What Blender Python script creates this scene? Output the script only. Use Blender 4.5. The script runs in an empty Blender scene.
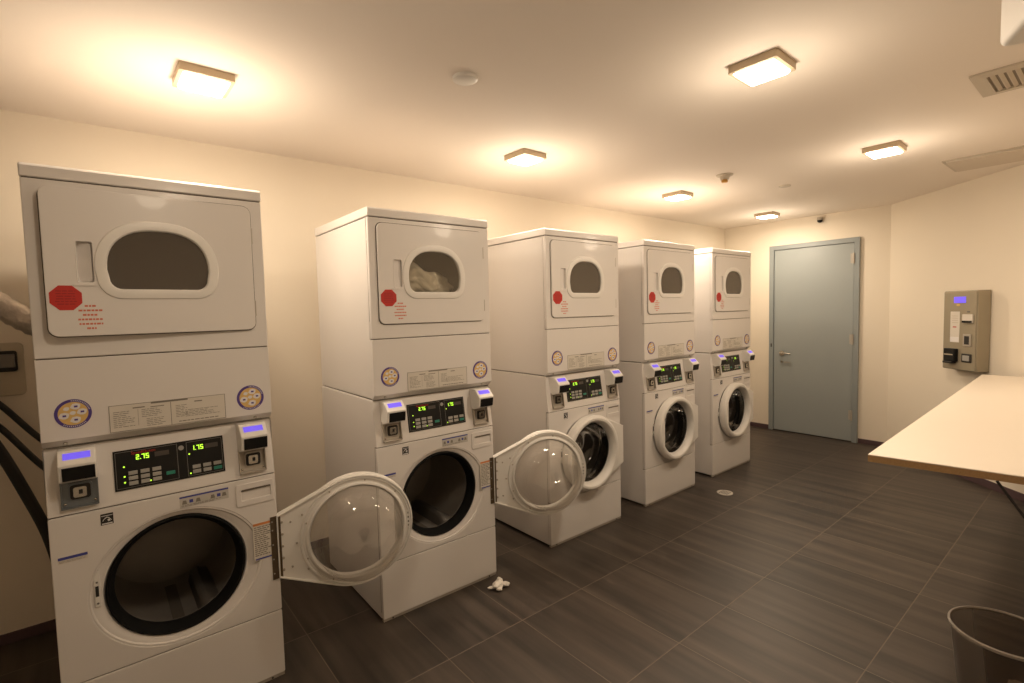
import bpy, bmesh, math, random
from mathutils import Vector, Matrix
random.seed(7)
PI = math.pi
scene = bpy.context.scene
COL = scene.collection

# ------------------------------------------------------------------ materials
def mat(name, color, rough=.5, metal=0, emit=None, estr=0, noise=0, nscale=30, spec=.5, coat=0, bump=0):
    m = bpy.data.materials.new(name); m.use_nodes = True
    nt = m.node_tree; b = nt.nodes['Principled BSDF']
    b.inputs['Base Color'].default_value = (*color, 1)
    b.inputs['Roughness'].default_value = rough
    b.inputs['Metallic'].default_value = metal
    b.inputs['Specular IOR Level'].default_value = spec
    b.inputs['Coat Weight'].default_value = coat
    if emit:
        b.inputs['Emission Color'].default_value = (*emit, 1)
        b.inputs['Emission Strength'].default_value = estr
    tc = nt.nodes.new('ShaderNodeTexCoord'); n = nt.nodes.new('ShaderNodeTexNoise')
    n.inputs['Scale'].default_value = nscale; n.inputs['Detail'].default_value = 4
    nt.links.new(tc.outputs['Object'], n.inputs['Vector'])
    if noise:
        mx = nt.nodes.new('ShaderNodeMix'); mx.data_type = 'RGBA'
        mx.inputs[6].default_value = (*[c * (1 - noise) for c in color], 1)
        mx.inputs[7].default_value = (*[min(1, c * (1 + noise)) for c in color], 1)
        nt.links.new(n.outputs['Fac'], mx.inputs[0]); nt.links.new(mx.outputs[2], b.inputs['Base Color'])
    if bump:
        bp = nt.nodes.new('ShaderNodeBump'); bp.inputs['Strength'].default_value = bump; bp.inputs['Distance'].default_value = .01
        nt.links.new(n.outputs['Fac'], bp.inputs['Height']); nt.links.new(bp.outputs[0], b.inputs['Normal'])
    return m

def glassmat(name, tint, diff, f_diff, f_gloss, rough=.03):
    m = bpy.data.materials.new(name); m.use_nodes = True; nt = m.node_tree; nt.nodes.clear()
    out = nt.nodes.new('ShaderNodeOutputMaterial')
    t = nt.nodes.new('ShaderNodeBsdfTransparent'); t.inputs[0].default_value = (*tint, 1)
    d = nt.nodes.new('ShaderNodeBsdfDiffuse'); d.inputs[0].default_value = (*diff, 1)
    g = nt.nodes.new('ShaderNodeBsdfGlossy'); g.inputs['Roughness'].default_value = rough; g.inputs[0].default_value = (1, 1, 1, 1)
    fr = nt.nodes.new('ShaderNodeLayerWeight'); fr.inputs[0].default_value = .35
    mul = nt.nodes.new('ShaderNodeMath'); mul.operation = 'MULTIPLY_ADD'
    mul.inputs[1].default_value = .45; mul.inputs[2].default_value = f_gloss
    m1 = nt.nodes.new('ShaderNodeMixShader'); m1.inputs[0].default_value = f_diff
    m2 = nt.nodes.new('ShaderNodeMixShader')
    L = nt.links.new
    L(t.outputs[0], m1.inputs[1]); L(d.outputs[0], m1.inputs[2])
    L(fr.outputs['Fresnel'], mul.inputs[0]); L(mul.outputs[0], m2.inputs[0])
    L(m1.outputs[0], m2.inputs[1]); L(g.outputs[0], m2.inputs[2]); L(m2.outputs[0], out.inputs[0])
    return m

M = {}
M['enamel'] = mat('white_enamel', (.72, .69, .67), .3, noise=.012, nscale=4, coat=.15)
M['enamel2'] = mat('white_enamel_door', (.72, .69, .67), .32, noise=.01, nscale=4, coat=.15)
M['plastic'] = mat('white_plastic', (.76, .74, .71), .38, noise=.01, nscale=8)
M['seam'] = mat('seam_shadow_gap', (.13, .11, .09), .8)
M['rubber'] = mat('black_rubber', (.006, .006, .006), .7, noise=.2, nscale=20, spec=.15)
M['drum'] = mat('washer_drum_steel', (.34, .31, .28), .55, metal=.5, noise=.25, nscale=5)
M['rib'] = mat('dark_drum_rib', (.15, .135, .12), .5, metal=.4)
M['drumd'] = mat('dryer_drum_grey', (.30, .28, .25), .5, metal=.2, noise=.08, nscale=6)
M['dark'] = mat('black_plastic', (.010, .010, .010), .4, spec=.25)
M['darkm'] = mat('black_matte', (.02, .018, .017), .6)
M['grey'] = mat('grey_key_plastic', (.34, .33, .31), .45)
M['greyd'] = mat('dark_grey_line', (.16, .15, .14), .5)
M['slotgrey'] = mat('grey_beige_metal', (.42, .38, .33), .4, metal=.2, noise=.1, nscale=30)
M['plate'] = mat('blue_grey_steel', (.17, .19, .21), .3, metal=.5, noise=.15, nscale=30)
M['chrome'] = mat('chrome', (.6, .58, .54), .2, metal=1)
M['bronze'] = mat('bronze_hinge_steel', (.16, .12, .08), .38, metal=.7, noise=.15, nscale=40)
M['purple'] = mat('violet_lit_display', (.15, .10, .6), .3, emit=(.14, .10, 1.0), estr=.7)
M['green'] = mat('lit_green_digit', (.3, .9, .1), .4, emit=(.55, .92, .04), estr=1.4)
M['lcd'] = mat('unlit_display_window', (.06, .05, .045), .3)
M['red'] = mat('red_print', (.50, .022, .014), .5)
M['redd'] = mat('dark_red_print', (.32, .012, .01), .5)
M['redp'] = mat('pale_red_print', (.62, .17, .10), .5)
M['teal'] = mat('teal_key', (.02, .22, .16), .4)
M['ringblue'] = mat('violet_sticker_border', (.075, .045, .25), .45)
M['yellow'] = mat('yellow_sticker_paper', (.68, .46, .16), .5, noise=.15, nscale=60)
M['stwhite'] = mat('white_sticker_paper', (.74, .72, .72), .5)
M['label'] = mat('grey_cream_label', (.66, .62, .56), .5)
M['ink'] = mat('grey_print', (.22, .20, .17), .6)
M['bluep'] = mat('blue_print', (.05, .06, .30), .5)
M['orange'] = mat('orange_print', (.62, .22, .06), .5)
M['label2'] = mat('pale_grey_label', (.52, .50, .47), .5)
M['wall'] = mat('cream_wall_paint', (.765, .695, .59), .75, noise=.02, nscale=1.3, bump=.02)
M['ceil'] = mat('cream_ceiling_paint', (.82, .75, .68), .8, noise=.015, nscale=1.1)
M['base'] = mat('purple_brown_rubber_base', (.085, .05, .055), .5, noise=.1, nscale=8)
M['doorp'] = mat('blue_grey_door_paint', (.29, .32, .325), .42, noise=.03, nscale=3)
M['doorf'] = mat('blue_grey_frame_paint', (.25, .28, .29), .42, noise=.03, nscale=3)
M['lightframe'] = mat('tan_light_frame', (.48, .38, .26), .45, noise=.05, nscale=12)
M['diffuser'] = mat('lit_diffuser', (1, 1, 1), .5, emit=(1, .84, .64), estr=24)
M['top'] = mat('white_laminate', (.80, .72, .62), .4, noise=.01, nscale=5)
M['chip'] = mat('particle_board_edge', (.36, .22, .10), .75, noise=.25, nscale=160)
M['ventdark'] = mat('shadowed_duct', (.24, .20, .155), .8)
M['panelm'] = mat('tan_access_panel_paint', (.62, .55, .47), .7)
M['ventm'] = mat('cream_grille_paint', (.52, .46, .38), .5)
M['foil'] = mat('crinkled_foil', (.55, .50, .46), .35, metal=.45, noise=.45, nscale=26, bump=1)
M['hose'] = mat('black_hose', (.01, .009, .009), .5)
M['outlet'] = mat('beige_plate', (.50, .44, .34), .5)
M['box'] = mat('khaki_steel', (.33, .29, .215), .42, metal=.25, noise=.04, nscale=8)
M['paper'] = mat('white_paper', (.78, .74, .68), .8, noise=.05, nscale=30)
M['cloth'] = mat('white_cloth', (.85, .83, .78), .85, noise=.06, nscale=18, bump=.5)
M['brownp'] = mat('tan_paper', (.30, .23, .17), .8, noise=.2, nscale=20)
M['winglass'] = glassmat('dryer_window_glass', (.50, .47, .43), (.20, .17, .14), .38, .03, .08)
M['winclear'] = glassmat('clear_dryer_window_glass', (.97, .95, .90), (.26, .23, .19), .08, .03, .05)
M['bowl'] = glassmat('clear_bowl_glass', (.95, .93, .90), (.62, .57, .50), .15, .05, .03)
M['bowlshade'] = glassmat('shaded_bowl_glass', (.35, .33, .31), (.03, .025, .02), .3, .04, .03)
M['bin'] = glassmat('smoked_bin_plastic', (.93, .90, .87), (.034, .027, .020), .16, .0, .3)
M['binrim'] = mat('grey_bin_rim', (.30, .26, .22), .4)
M['coverp'] = glassmat('clear_slot_cover', (.96, .95, .93), (.5, .47, .43), .15, .05, .1)

def floormat():
    m = bpy.data.materials.new('charcoal_floor_tiles'); m.use_nodes = True; nt = m.node_tree
    b = nt.nodes['Principled BSDF']; L = nt.links.new; N = nt.nodes.new
    g = N('ShaderNodeNewGeometry'); sep = N('ShaderNodeSeparateXYZ'); L(g.outputs['Position'], sep.inputs[0])
    def mth(op, a, bb=None, cc=None):
        n = N('ShaderNodeMath'); n.operation = op
        for i, v in enumerate((a, bb, cc)):
            if v is None: continue
            if isinstance(v, (int, float)): n.inputs[i].default_value = v
            else: L(v, n.inputs[i])
        return n.outputs[0]
    TX, TY, OX, OY = .4125, .585, .665, .63
    def axis(out, T, O):
        u = mth('DIVIDE', mth('SUBTRACT', out, O - 40 * T), T)
        f = mth('FRACT', u); idx = mth('FLOOR', u)
        d = mth('MULTIPLY', mth('SUBTRACT', .5, mth('ABSOLUTE', mth('SUBTRACT', f, .5))), T)
        return d, idx
    dx, ix = axis(sep.outputs[0], TX, OX); dy, iy = axis(sep.outputs[1], TY, OY)
    d = mth('MINIMUM', dx, dy)
    gr = N('ShaderNodeMapRange'); L(d, gr.inputs[0]); gr.inputs[1].default_value = .0010; gr.inputs[2].default_value = .0028
    gr.inputs[3].default_value = 1; gr.inputs[4].default_value = 0
    # streaks running along y
    cmb = N('ShaderNodeCombineXYZ'); L(mth('MULTIPLY', sep.outputs[0], 15.0), cmb.inputs[0]); L(mth('MULTIPLY', sep.outputs[1], 1.1), cmb.inputs[1])
    L(mth('MULTIPLY_ADD', ix, 3.7, mth('MULTIPLY', iy, 7.3)), cmb.inputs[2])
    n1 = N('ShaderNodeTexNoise'); n1.inputs['Scale'].default_value = 1; n1.inputs['Detail'].default_value = 5; L(cmb.outputs[0], n1.inputs['Vector'])
    cr = N('ShaderNodeValToRGB'); L(n1.outputs['Fac'], cr.inputs[0])
    cr.color_ramp.elements[0].position = .32; cr.color_ramp.elements[0].color = (.028, .022, .0185, 1)
    cr.color_ramp.elements[1].position = .72; cr.color_ramp.elements[1].color = (.076, .058, .046, 1)
    cm2 = N('ShaderNodeCombineXYZ'); L(ix, cm2.inputs[0]); L(iy, cm2.inputs[1])
    wn = N('ShaderNodeTexWhiteNoise'); wn.noise_dimensions = '2D'; L(cm2.outputs[0], wn.inputs['Vector'])
    hv = N('ShaderNodeHueSaturation'); L(cr.outputs[0], hv.inputs['Color']); L(mth('MULTIPLY_ADD', wn.outputs['Value'], .25, .88), hv.inputs['Value'])
    mx = N('ShaderNodeMix'); mx.data_type = 'RGBA'; L(gr.outputs[0], mx.inputs[0]); L(hv.outputs[0], mx.inputs[6]); mx.inputs[7].default_value = (.125, .093, .068, 1)
    L(mx.outputs[2], b.inputs['Base Color'])
    b.inputs['Roughness'].default_value = .42
    b.inputs['Specular IOR Level'].default_value = .38
    bp = N('ShaderNodeBump'); bp.inputs['Strength'].default_value = .25; bp.inputs['Distance'].default_value = .003
    L(mth('SUBTRACT', n1.outputs['Fac'], gr.outputs[0]), bp.inputs['Height']); L(bp.outputs[0], b.inputs['Normal'])
    return m
M['floor'] = floormat()

# ------------------------------------------------------------------ mesh helpers
class MB:
    def __init__(s): s.v = []; s.f = []; s.mi = []; s.mats = []
    def slot(s, m):
        if m not in s.mats: s.mats.append(m)
        return s.mats.index(m)
    def add(s, vs, fs, m):
        o = len(s.v); k = s.slot(m); s.v += [tuple(v) for v in vs]
        for f in fs: s.f.append([o + i for i in f]); s.mi.append(k)
    def box(s, x0, x1, y0, y1, z0, z1, m, skip=()):
        vs = [(x0,y0,z0),(x1,y0,z0),(x1,y1,z0),(x0,y1,z0),(x0,y0,z1),(x1,y0,z1),(x1,y1,z1),(x0,y1,z1)]
        fs = {'bot':(0,3,2,1),'top':(4,5,6,7),'front':(0,1,5,4),'right':(1,2,6,5),'back':(2,3,7,6),'left':(3,0,4,7)}
        s.add(vs, [f for k, f in fs.items() if k not in skip], m)
    def poly(s, pts, m): s.add(pts, [list(range(len(pts)))], m)
    def prism_x(s, prof, x0, x1, m):           # profile of (y, z), extruded along x
        n = len(prof)
        vs = [(x0, y, z) for y, z in prof] + [(x1, y, z) for y, z in prof]
        s.add(vs, [list(range(n))[::-1], list(range(n, 2*n))] + [[i, (i+1) % n, n+(i+1) % n, n+i] for i in range(n)], m)
    def prism_y(s, out, y0, y1, m):            # outline of (x, z), extruded along y
        n = len(out)
        vs = [(x, y0, z) for x, z in out] + [(x, y1, z) for x, z in out]
        s.add(vs, [list(range(n)), list(range(n, 2*n))[::-1]] + [[i, n+i, n+(i+1) % n, (i+1) % n] for i in range(n)], m)
    def prism_z(s, out, z0, z1, m):
        n = len(out)
        vs = [(x, y, z0) for x, y in out] + [(x, y, z1) for x, y in out]
        s.add(vs, [list(range(n))[::-1], list(range(n, 2*n))] + [[i, (i+1) % n, n+(i+1) % n, n+i] for i in range(n)], m)
    def loft(s, rings, m, cap0=False, cap1=False, closed=True):
        n = len(rings[0]); vs = [p for r in rings for p in r]; fs = []
        for k in range(len(rings) - 1):
            for i in range(n if closed else n - 1):
                j = (i + 1) % n; fs.append([k*n+i, k*n+j, (k+1)*n+j, (k+1)*n+i])
        if cap0: fs.append(list(range(n))[::-1])
        if cap1: fs.append([(len(rings)-1)*n + i for i in range(n)])
        s.add(vs, fs, m)
    def lathe(s, cx, cz, prof, m, n=64, cap0=False, cap1=False, y=0):   # around an axis parallel to y; prof = (r, y)
        s.loft([[(cx + r*math.cos(2*PI*i/n), y + yy, cz + r*math.sin(2*PI*i/n)) for i in range(n)] for r, yy in prof], m, cap0, cap1)
    def lathe_z(s, cx, cy, prof, m, n=48, cap0=False, cap1=False):      # prof = (r, z)
        s.loft([[(cx + r*math.cos(2*PI*i/n), cy + r*math.sin(2*PI*i/n), z) for i in range(n)] for r, z in prof], m, cap0, cap1)
    def tube(s, pts, r, m, n=12, ripple=0):
        pts = [Vector(p) for p in pts]; rings = []
        for i, p in enumerate(pts):
            t = (pts[min(i+1, len(pts)-1)] - pts[max(i-1, 0)]).normalized()
            a = t.cross(Vector((0, 0, 1)));
            if a.length < 1e-3: a = Vector((1, 0, 0))
            a.normalize(); b = t.cross(a); rr = r * (1 + (ripple if i % 2 else -ripple))
            rings.append([p + a*rr*math.cos(2*PI*k/n) + b*rr*math.sin(2*PI*k/n) for k in range(n)])
        s.loft(rings, m, True, True)
    def build(s, name, parent=None, bevel=0, smooth=35, seg=2, fix=True):
        me = bpy.data.meshes.new(name); me.from_pydata(s.v, [], s.f)
        for m in s.mats: me.materials.append(m)
        me.polygons.foreach_set('material_index', s.mi)
        me.update()
        if fix:
            bm = bmesh.new(); bm.from_mesh(me); bmesh.ops.recalc_face_normals(bm, faces=bm.faces); bm.to_mesh(me); bm.free()
        if smooth:
            me.polygons.foreach_set('use_smooth', [True]*len(me.polygons)); me.set_sharp_from_angle(angle=math.radians(smooth))
        o = bpy.data.objects.new(name, me); COL.objects.link(o)
        if parent: o.parent = parent
        if bevel:
            b = o.modifiers.new('bevel', 'BEVEL'); b.width = bevel; b.segments = seg; b.limit_method = 'ANGLE'; b.angle_limit = math.radians(40)
            b.harden_normals = True
        return o

def catmull(pts, k=8):
    pts = [Vector(p) for p in pts]; P = [pts[0]] + pts + [pts[-1]]; out = []
    for i in range(1, len(P) - 2):
        for j in range(k):
            t = j / k; a, b, c, d = P[i-1], P[i], P[i+1], P[i+2]
            out.append(.5*((2*b) + (-a+c)*t + (2*a-5*b+4*c-d)*t*t + (-a+3*b-3*c+d)*t**3))
    out.append(pts[-1]); return out

def rrect(x0, x1, z0, z1, r, k=6):
    out = []
    for cx, cz, a0 in ((x1-r, z0+r, -PI/2), (x1-r, z1-r, 0), (x0+r, z1-r, PI/2), (x0+r, z0+r, PI)):
        for i in range(k+1):
            a = a0 + PI/2*i/k; out.append((cx + r*math.cos(a), cz + r*math.sin(a)))
    return out
def circ(cx, cz, r, n=64, rz=None):
    rz = rz or r
    return [(cx + r*math.cos(2*PI*i/n), cz + rz*math.sin(2*PI*i/n)) for i in range(n)]

def plate(name, outline, holes, y0, y1, m, parent=None, bevel=0, smooth=14):
    """flat panel in the x-z plane with openings cut in it"""
    cu = bpy.data.curves.new(name, 'CURVE'); cu.dimensions = '2D'; cu.fill_mode = 'BOTH'
    for pts in [outline] + holes:
        sp = cu.splines.new('POLY'); sp.points.add(len(pts)-1); sp.use_cyclic_u = True
        for i, (x, z) in enumerate(pts): sp.points[i].co = (x, z, 0, 1)
    cu.extrude = (y1-y0)/2 - bevel; cu.bevel_depth = bevel; cu.bevel_resolution = 1; cu.offset = -bevel
    t = bpy.data.objects.new(name + '_c', cu); COL.objects.link(t)
    dg = bpy.context.evaluated_depsgraph_get(); dg.update()
    me = bpy.data.meshes.new_from_object(t.evaluated_get(dg))
    bpy.data.objects.remove(t); bpy.data.curves.remove(cu)
    ym = (y0+y1)/2
    me.transform(Matrix(((1,0,0,0),(0,0,-1,ym),(0,1,0,0),(0,0,0,1))))
    bm = bmesh.new(); bm.from_mesh(me); bmesh.ops.remove_doubles(bm, verts=bm.verts, dist=1e-5)
    bmesh.ops.recalc_face_normals(bm, faces=bm.faces); bm.to_mesh(me); bm.free()
    me.materials.clear(); me.materials.append(m)
    me.polygons.foreach_set('use_smooth', [True]*len(me.polygons)); me.set_sharp_from_angle(angle=math.radians(smooth))
    me.name = name
    o = bpy.data.objects.new(name, me); COL.objects.link(o)
    if parent: o.parent = parent
    return o

def text_mb(mb, s, size, place, m, align='LEFT'):
    cu = bpy.data.curves.new('t', 'FONT'); cu.body = s; cu.size = size; cu.align_x = align; cu.resolution_u = 2
    t = bpy.data.objects.new('t', cu); COL.objects.link(t)
    dg = bpy.context.evaluated_depsgraph_get(); dg.update()
    me = bpy.data.meshes.new_from_object(t.evaluated_get(dg))
    mb.add([place(v.co.x, v.co.y) for v in me.vertices], [list(p.vertices) for p in me.polygons], m)
    bpy.data.objects.remove(t); bpy.data.curves.remove(cu); bpy.data.meshes.remove(me)

def empty(name, loc, rz=0):
    o = bpy.data.objects.new(name, None); COL.objects.link(o); o.location = loc; o.rotation_euler = (0, 0, rz); o.empty_display_size = .1
    return o
def tag(o, label, cat, group=None):
    o['label'] = label; o['category'] = cat
    if group: o['group'] = group
    return o
def struct(o): o['kind'] = 'structure'; return o

# ------------------------------------------------------------------ room
XE, YW, YR, XL, H = 6.15, 3.25, -.75, -1.7, 2.45
DX, DY = -.679, -.734                      # direction of the angled wall
AX, AY = 6.15, 1.525
tt = (AY - YR)/.734; BX = AX + DX*tt       # where it meets the near side wall
room = [(XL, YR), (BX, YR), (AX, AY), (XE, YW), (XL, YW)]
mb = MB(); mb.prism_z([(XL-.1, YR-.1), (BX+.05, YR-.1), (XE+.2, AY), (XE+.1, YW+.1), (XL-.1, YW+.1)], -.1, 0, M['floor']); struct(mb.build('floor', smooth=0))
mb = MB(); mb.prism_z([(XL-.1, YR-.1), (BX+.05, YR-.1), (XE+.2, AY), (XE+.1, YW+.1), (XL-.1, YW+.1)], H, H+.1, M['ceil']); struct(mb.build('ceiling', smooth=0))
def wallseg(name, p, q, nrm, m=M['wall'], t=.1, z0=0, z1=H):
    (ax, ay), (bx, by) = p, q; nx, ny = nrm
    b = MB(); b.prism_z([(ax, ay), (bx, by), (bx-nx*t, by-ny*t), (ax-nx*t, ay-ny*t)], z0, z1, m)
    return struct(b.build(name, smooth=0))
wallseg('wall_left', (XL, YW), (XE+.1, YW), (0, -1))
wallseg('wall_back', (XE, AY), (XE, YW), (-1, 0))
NX, NY = -.734, .679
wallseg('wall_angled', (AX, AY), (BX, YR), (NX, NY))
wallseg('wall_right', (XL, YR), (BX, YR), (0, 1))
wallseg('wall_near', (XL, YR), (XL, YW), (1, 0))
def basestrip(name, p, q, nrm, h=.05, t=.008):
    (ax, ay), (bx, by) = p, q; nx, ny = nrm
    b = MB(); b.prism_z([(ax, ay), (bx, by), (bx+nx*t, by+ny*t), (ax+nx*t, ay+ny*t)], .001, h, M['base'])
    return struct(b.build(name, smooth=0))
basestrip('baseboard_left', (XL, YW), (XE, YW), (0, -1))
basestrip('baseboard_back', (XE, AY), (XE, 1.775), (-1, 0))
basestrip('baseboard_back', (XE, 2.69), (XE, YW), (-1, 0))
basestrip('baseboard_angled', (AX, AY), (BX, YR), (NX, NY), .06)
basestrip('baseboard_right', (XL, YR), (BX, YR), (0, 1))

# ------------------------------------------------------------------ door
dr = empty('door_1', (XE, 2.235, 0)); dr['kind'] = 'structure'
y0, y1 = -.455, .455
mb = MB()
prof = [(y0, 0), (y0+.05, 0), (y0+.05, 2.115), (y1-.05, 2.115), (y1-.05, 0), (y1, 0), (y1, 2.165), (y0, 2.165)]
vs = [(-.03, a, b) for a, b in prof] + [(-.0005, a, b) for a, b in prof]; n = 8
mb.add(vs, [[0,1,2,7],[2,3,6,7],[3,4,5,6],[8,9,10,15],[10,11,14,15],[11,12,13,14]] + [[i, (i+1) % n, n+(i+1) % n, n+i] for i in range(n)], M['doorf'])
fr = mb.build('door_frame', dr, bevel=.003)
mb = MB(); mb.box(-.016, -.002, y0+.054, y1-.054, .012, 2.111, M['doorp']); lf = mb.build('door_leaf', dr, bevel=.002)
mb = MB(); mb.box(-.0165, -.001, y0+.0505, y1-.0505, .001, .011, M['darkm']); mb.box(-.006, -.001, y0+.0505, y0+.0538, .012, 2.114, M['darkm']); mb.box(-.006, -.001, y1-.0538, y1-.0505, .012, 2.114, M['darkm']); mb.box(-.006,-.001,y0+.0505,y1-.0505,2.1115,2.1145,M['darkm'])
mb.build('door_gap', dr, smooth=0)
mb = MB()
hy, hz = .31, .92
mb.tube([(-.016, hy, hz), (-.027, hy, hz)], .028, M['chrome'], 20)
mb.tube([(-.027, hy, hz), (-.062, hy, hz)], .010, M['chrome'], 12)
mb.tube(catmull([(-.058, hy+.01, hz), (-.064, hy-.04, hz+.002), (-.060, hy-.11, hz-.004)], 5), .0095, M['chrome'], 12)
mb.build('door_handle', dr)
mb = MB(); mb.tube([(-.016, hy, hz-.10), (-.024, hy, hz-.10)], .012, M['chrome'], 16); mb.box(-.0175,-.0162,hy-.09,hy-.0,hz-.107,hz-.1,M['slotgrey']); mb.build('keyhole', dr)
for zz in (1.95, 1.10, .29):
    mb = MB(); mb.tube([(-.034, y0+.052, zz-.055), (-.034, y0+.052, zz+.055)], .009, M['slotgrey'], 10)
    mb.box(-.0172, -.0162, y0+.055, y0+.085, zz-.05, zz+.05, M['slotgrey']); mb.build('door_hinge', dr)
mb = MB(); mb.box(-.032, -.0302, y1-.035, y1-.022, .99, 1.03, M['darkm']); mb.build('strike', dr)

# ------------------------------------------------------------------ stacked washer and dryer
W, D = .683, .748
def yp(z, off=0):                                    # sloping control fascia
    return .034*(z - .853)/.222 - off
def make_machine():
    R = empty('stacked_washer_dryer', (0, 0, 0))
    E_ = M['enamel']
    # ---- washer cabinet
    mb = MB()
    mb.box(0, W, .022, D, .012, 1.078, E_, skip=('front',))
    mb.box(.012, W-.012, .03, D-.01, .022, .30, M['seam'])
    cab = mb.build('washer_cabinet', R, bevel=.006)
    for (fx, fy) in ((.05, .07), (W-.05, .07), (.05, D-.06), (W-.05, D-.06)):
        mb = MB(); mb.lathe_z(fx, fy, [(.022, 0), (.024, .008), (.012, .0105), (.012, .0118)], M['darkm'], 16, True, True); mb.build('foot', R)
    mb = MB(); mb.box(.003, W-.003, .003, .02, .001, .0135, M['slotgrey'])
    for sx in (.05, W-.05): mb.lathe(sx, .0075, [(.004, .001), (.004, .0035)], M['darkm'], 10, True, False)
    mb.build('toe_rail', R)
    plate('kick_panel', rrect(.001, W-.001, .0145, .2795, .006), [], 0, .024, E_, R, .003)
    # ---- washer front panel with its round opening
    CX, CZ = .345, .549
    fp = plate('washer_front_panel', rrect(.001, W-.001, .2825, .8515, .006), [circ(.352, .545, .268, 72, .245)], 0, .022, E_, R, .003)
    mb = MB(); n = 72
    def ring(cx, cz, rx, rz, y): return [(cx+rx*math.cos(2*PI*i/n), y, cz+rz*math.sin(2*PI*i/n)) for i in range(n)]
    mb.loft([ring(.352, .545, .2695, .2465, .012), ring(.352, .545, .268, .245, .0015), ring(.351, .546, .262, .240, .0015), ring(.350, .546, .258, .236, .007), ring(.348, .547, .238, .227, .009),
             ring(.347, .548, .232, .223, .012), ring(CX, CZ, .222, .2195, .013), ring(CX, CZ, .2165, .2165, .022), ring(CX, CZ, .2155, .2155, .03)], M['enamel2'])
    mb.build('opening_bezel', R)
    mb = MB(); mb.box(.101, .118, .0035, .0078, .520, .675, M['plastic']); la = mb.build('door_latch', R, bevel=.0015)
    mb = MB(); mb.box(.104, .113, .0028, .0040, .556, .592, M['darkm']); mb.build('latch_hole', la, smooth=0)
    mb = MB(); mb.box(.104, .115, .0028, .0040, .645, .665, M['greyd']); mb.build('latch_print', la, smooth=0)
    for zz in (.605, .532): mb = MB(); mb.lathe(.109, zz, [(.0035, .0036), (.003, .0020), (0, .0018)], M['greyd'], 10); mb.build('screw', la)
    mb = MB()
    mb.lathe(CX, CZ, [(.2162, .020), (.216, .010), (.212, .007), (.206, .010), (.200, .024), (.196, .034), (.191, .045), (.191, .058), (.193, .064), (.20, .066)], M['rubber'], 72)
    mb.build('door_gasket', R)
    mb = MB()
    mb.lathe(CX, CZ, [(.193, .070), (.235, .074), (.25, .088), (.25, .50), (.235, .53), (.10, .515), (.06, .525), (.0, .525)], M['drum'], 64)
    for k in range(3):
        a = math.radians(55) + k*2*PI/3
        ca, sa = math.cos(a), math.sin(a); pr = []
        for yy, hh in ((.105, .0), (.13, .03), (.16, .05), (.21, .06), (.42, .06), (.47, .045), (.50, .0)):
            pr.append([(CX + ca*rr + (-sa)*w_, yy, CZ + sa*rr + ca*w_) for rr, w_ in ((.251, -.045), (.25-hh*.45, -.030), (.25-hh*.9, -.014), (.25-hh, 0), (.25-hh*.9, .014), (.25-hh*.45, .030), (.251, .045))])
        mb.loft(pr, M['rib'], closed=False)
    mb.build('washer_drum', R)
    # ---- detergent drawer front
    dw = plate('dispenser_drawer', rrect(.538, .673, .746, .834, .008), [rrect(.556, .662, .768, .812, .005)], -.004, .004, M['enamel2'], R, .0015)
    mb = MB(); x0, x1, z0, z1 = .5565, .6615, .7685, .8115
    mb.loft([[(x0, -.001, z0), (x1, -.001, z0), (x1, -.001, z1), (x0, -.001, z1)], [(x0+.003, .0165, z0+.014), (x1-.003, .0165, z0+.014), (x1-.003, .0165, z1-.004), (x0+.003, .0165, z1-.004)]], M['enamel2'], cap1=True)
    mb.box(x0, x1, -.0035, .003, z1-.006, z1+.0, M['seam'])
    mb.build('drawer_grip', dw)
    # ---- stickers on the washer front
    def sticker(name, parent, x0, x1, z0, z1, m, y=-.0008, extra=None):
        mb = MB(); mb.box(x0, x1, y, .0015, z0, z1, m)
        if extra: extra(mb)
        return mb.build(name, parent, smooth=0)
    def lines(mb, x0, x1, z0, z1, nrow, m, yy, fill=.45, jag=.35, center=False):
        for k in range(nrow):
            zz = z1 - (z1-z0)*(k+.5)/nrow; w_ = (x1-x0)*(1 - jag*random.random()); xa = (x0+x1-w_)/2 if center else x0
            x = xa
            while x < xa + w_ - .002:
                l = min(random.uniform(.006, .018), xa+w_-x)
                mb.poly([(x, yy, zz-(z1-z0)/nrow*fill/2), (x+l, yy, zz-(z1-z0)/nrow*fill/2), (x+l, yy, zz+(z1-z0)/nrow*fill/2), (x, yy, zz+(z1-z0)/nrow*fill/2)], m); x += l + .0025
    def ex(mb):
        y = -.0012
        mb.poly([(.355, y, .829), (.513, y, .829), (.513, y, .835), (.355, y, .835)], M['bluep'])
        for xx in (.362, .405, .452, .490):
            mb.poly([(xx, y, .806), (xx+.016, y, .806), (xx+.013, y, .820), (xx+.003, y, .820)], M['ink'])
        for xx in (.385, .474): mb.poly([(xx, y, .808), (xx+.012, y, .808), (xx+.012, y, .820), (xx, y, .820)], M['bluep'])
        lines(mb, .36, .508, .796, .804, 2, M['ink'], y)
    sticker('instruction_strip', fp, .355, .513, .794, .836, M['label2'], extra=ex)
    def ex(mb):
        y = -.0012
        mb.poly([(.018, y, .711), (.092, y, .711), (.092, y, .720), (.018, y, .720)], M['bluep'])
        lines(mb, .02, .088, .701, .709, 2, M['ink'], y, .3)
    sticker('blue_strip_sticker', fp, .018, .092, .699, .721, M['label'], extra=ex)
    def ex(mb):
        y = -.0012
        y = -.0018
        mb.poly([(.591, y, .655), (.663, y, .655), (.663, y, .664), (.591, y, .664)], M['orange'])
        lines(mb, .594, .66, .53, .652, 15, M['ink'], y, .5)
        mb.poly([(.594, y, .516), (.655, y, .516), (.655, y, .522), (.594, y, .522)], M['bluep'])
    sticker('warning_label', fp, .589, .664, .513, .666, M['label'], y=-.0012, extra=ex)
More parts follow.
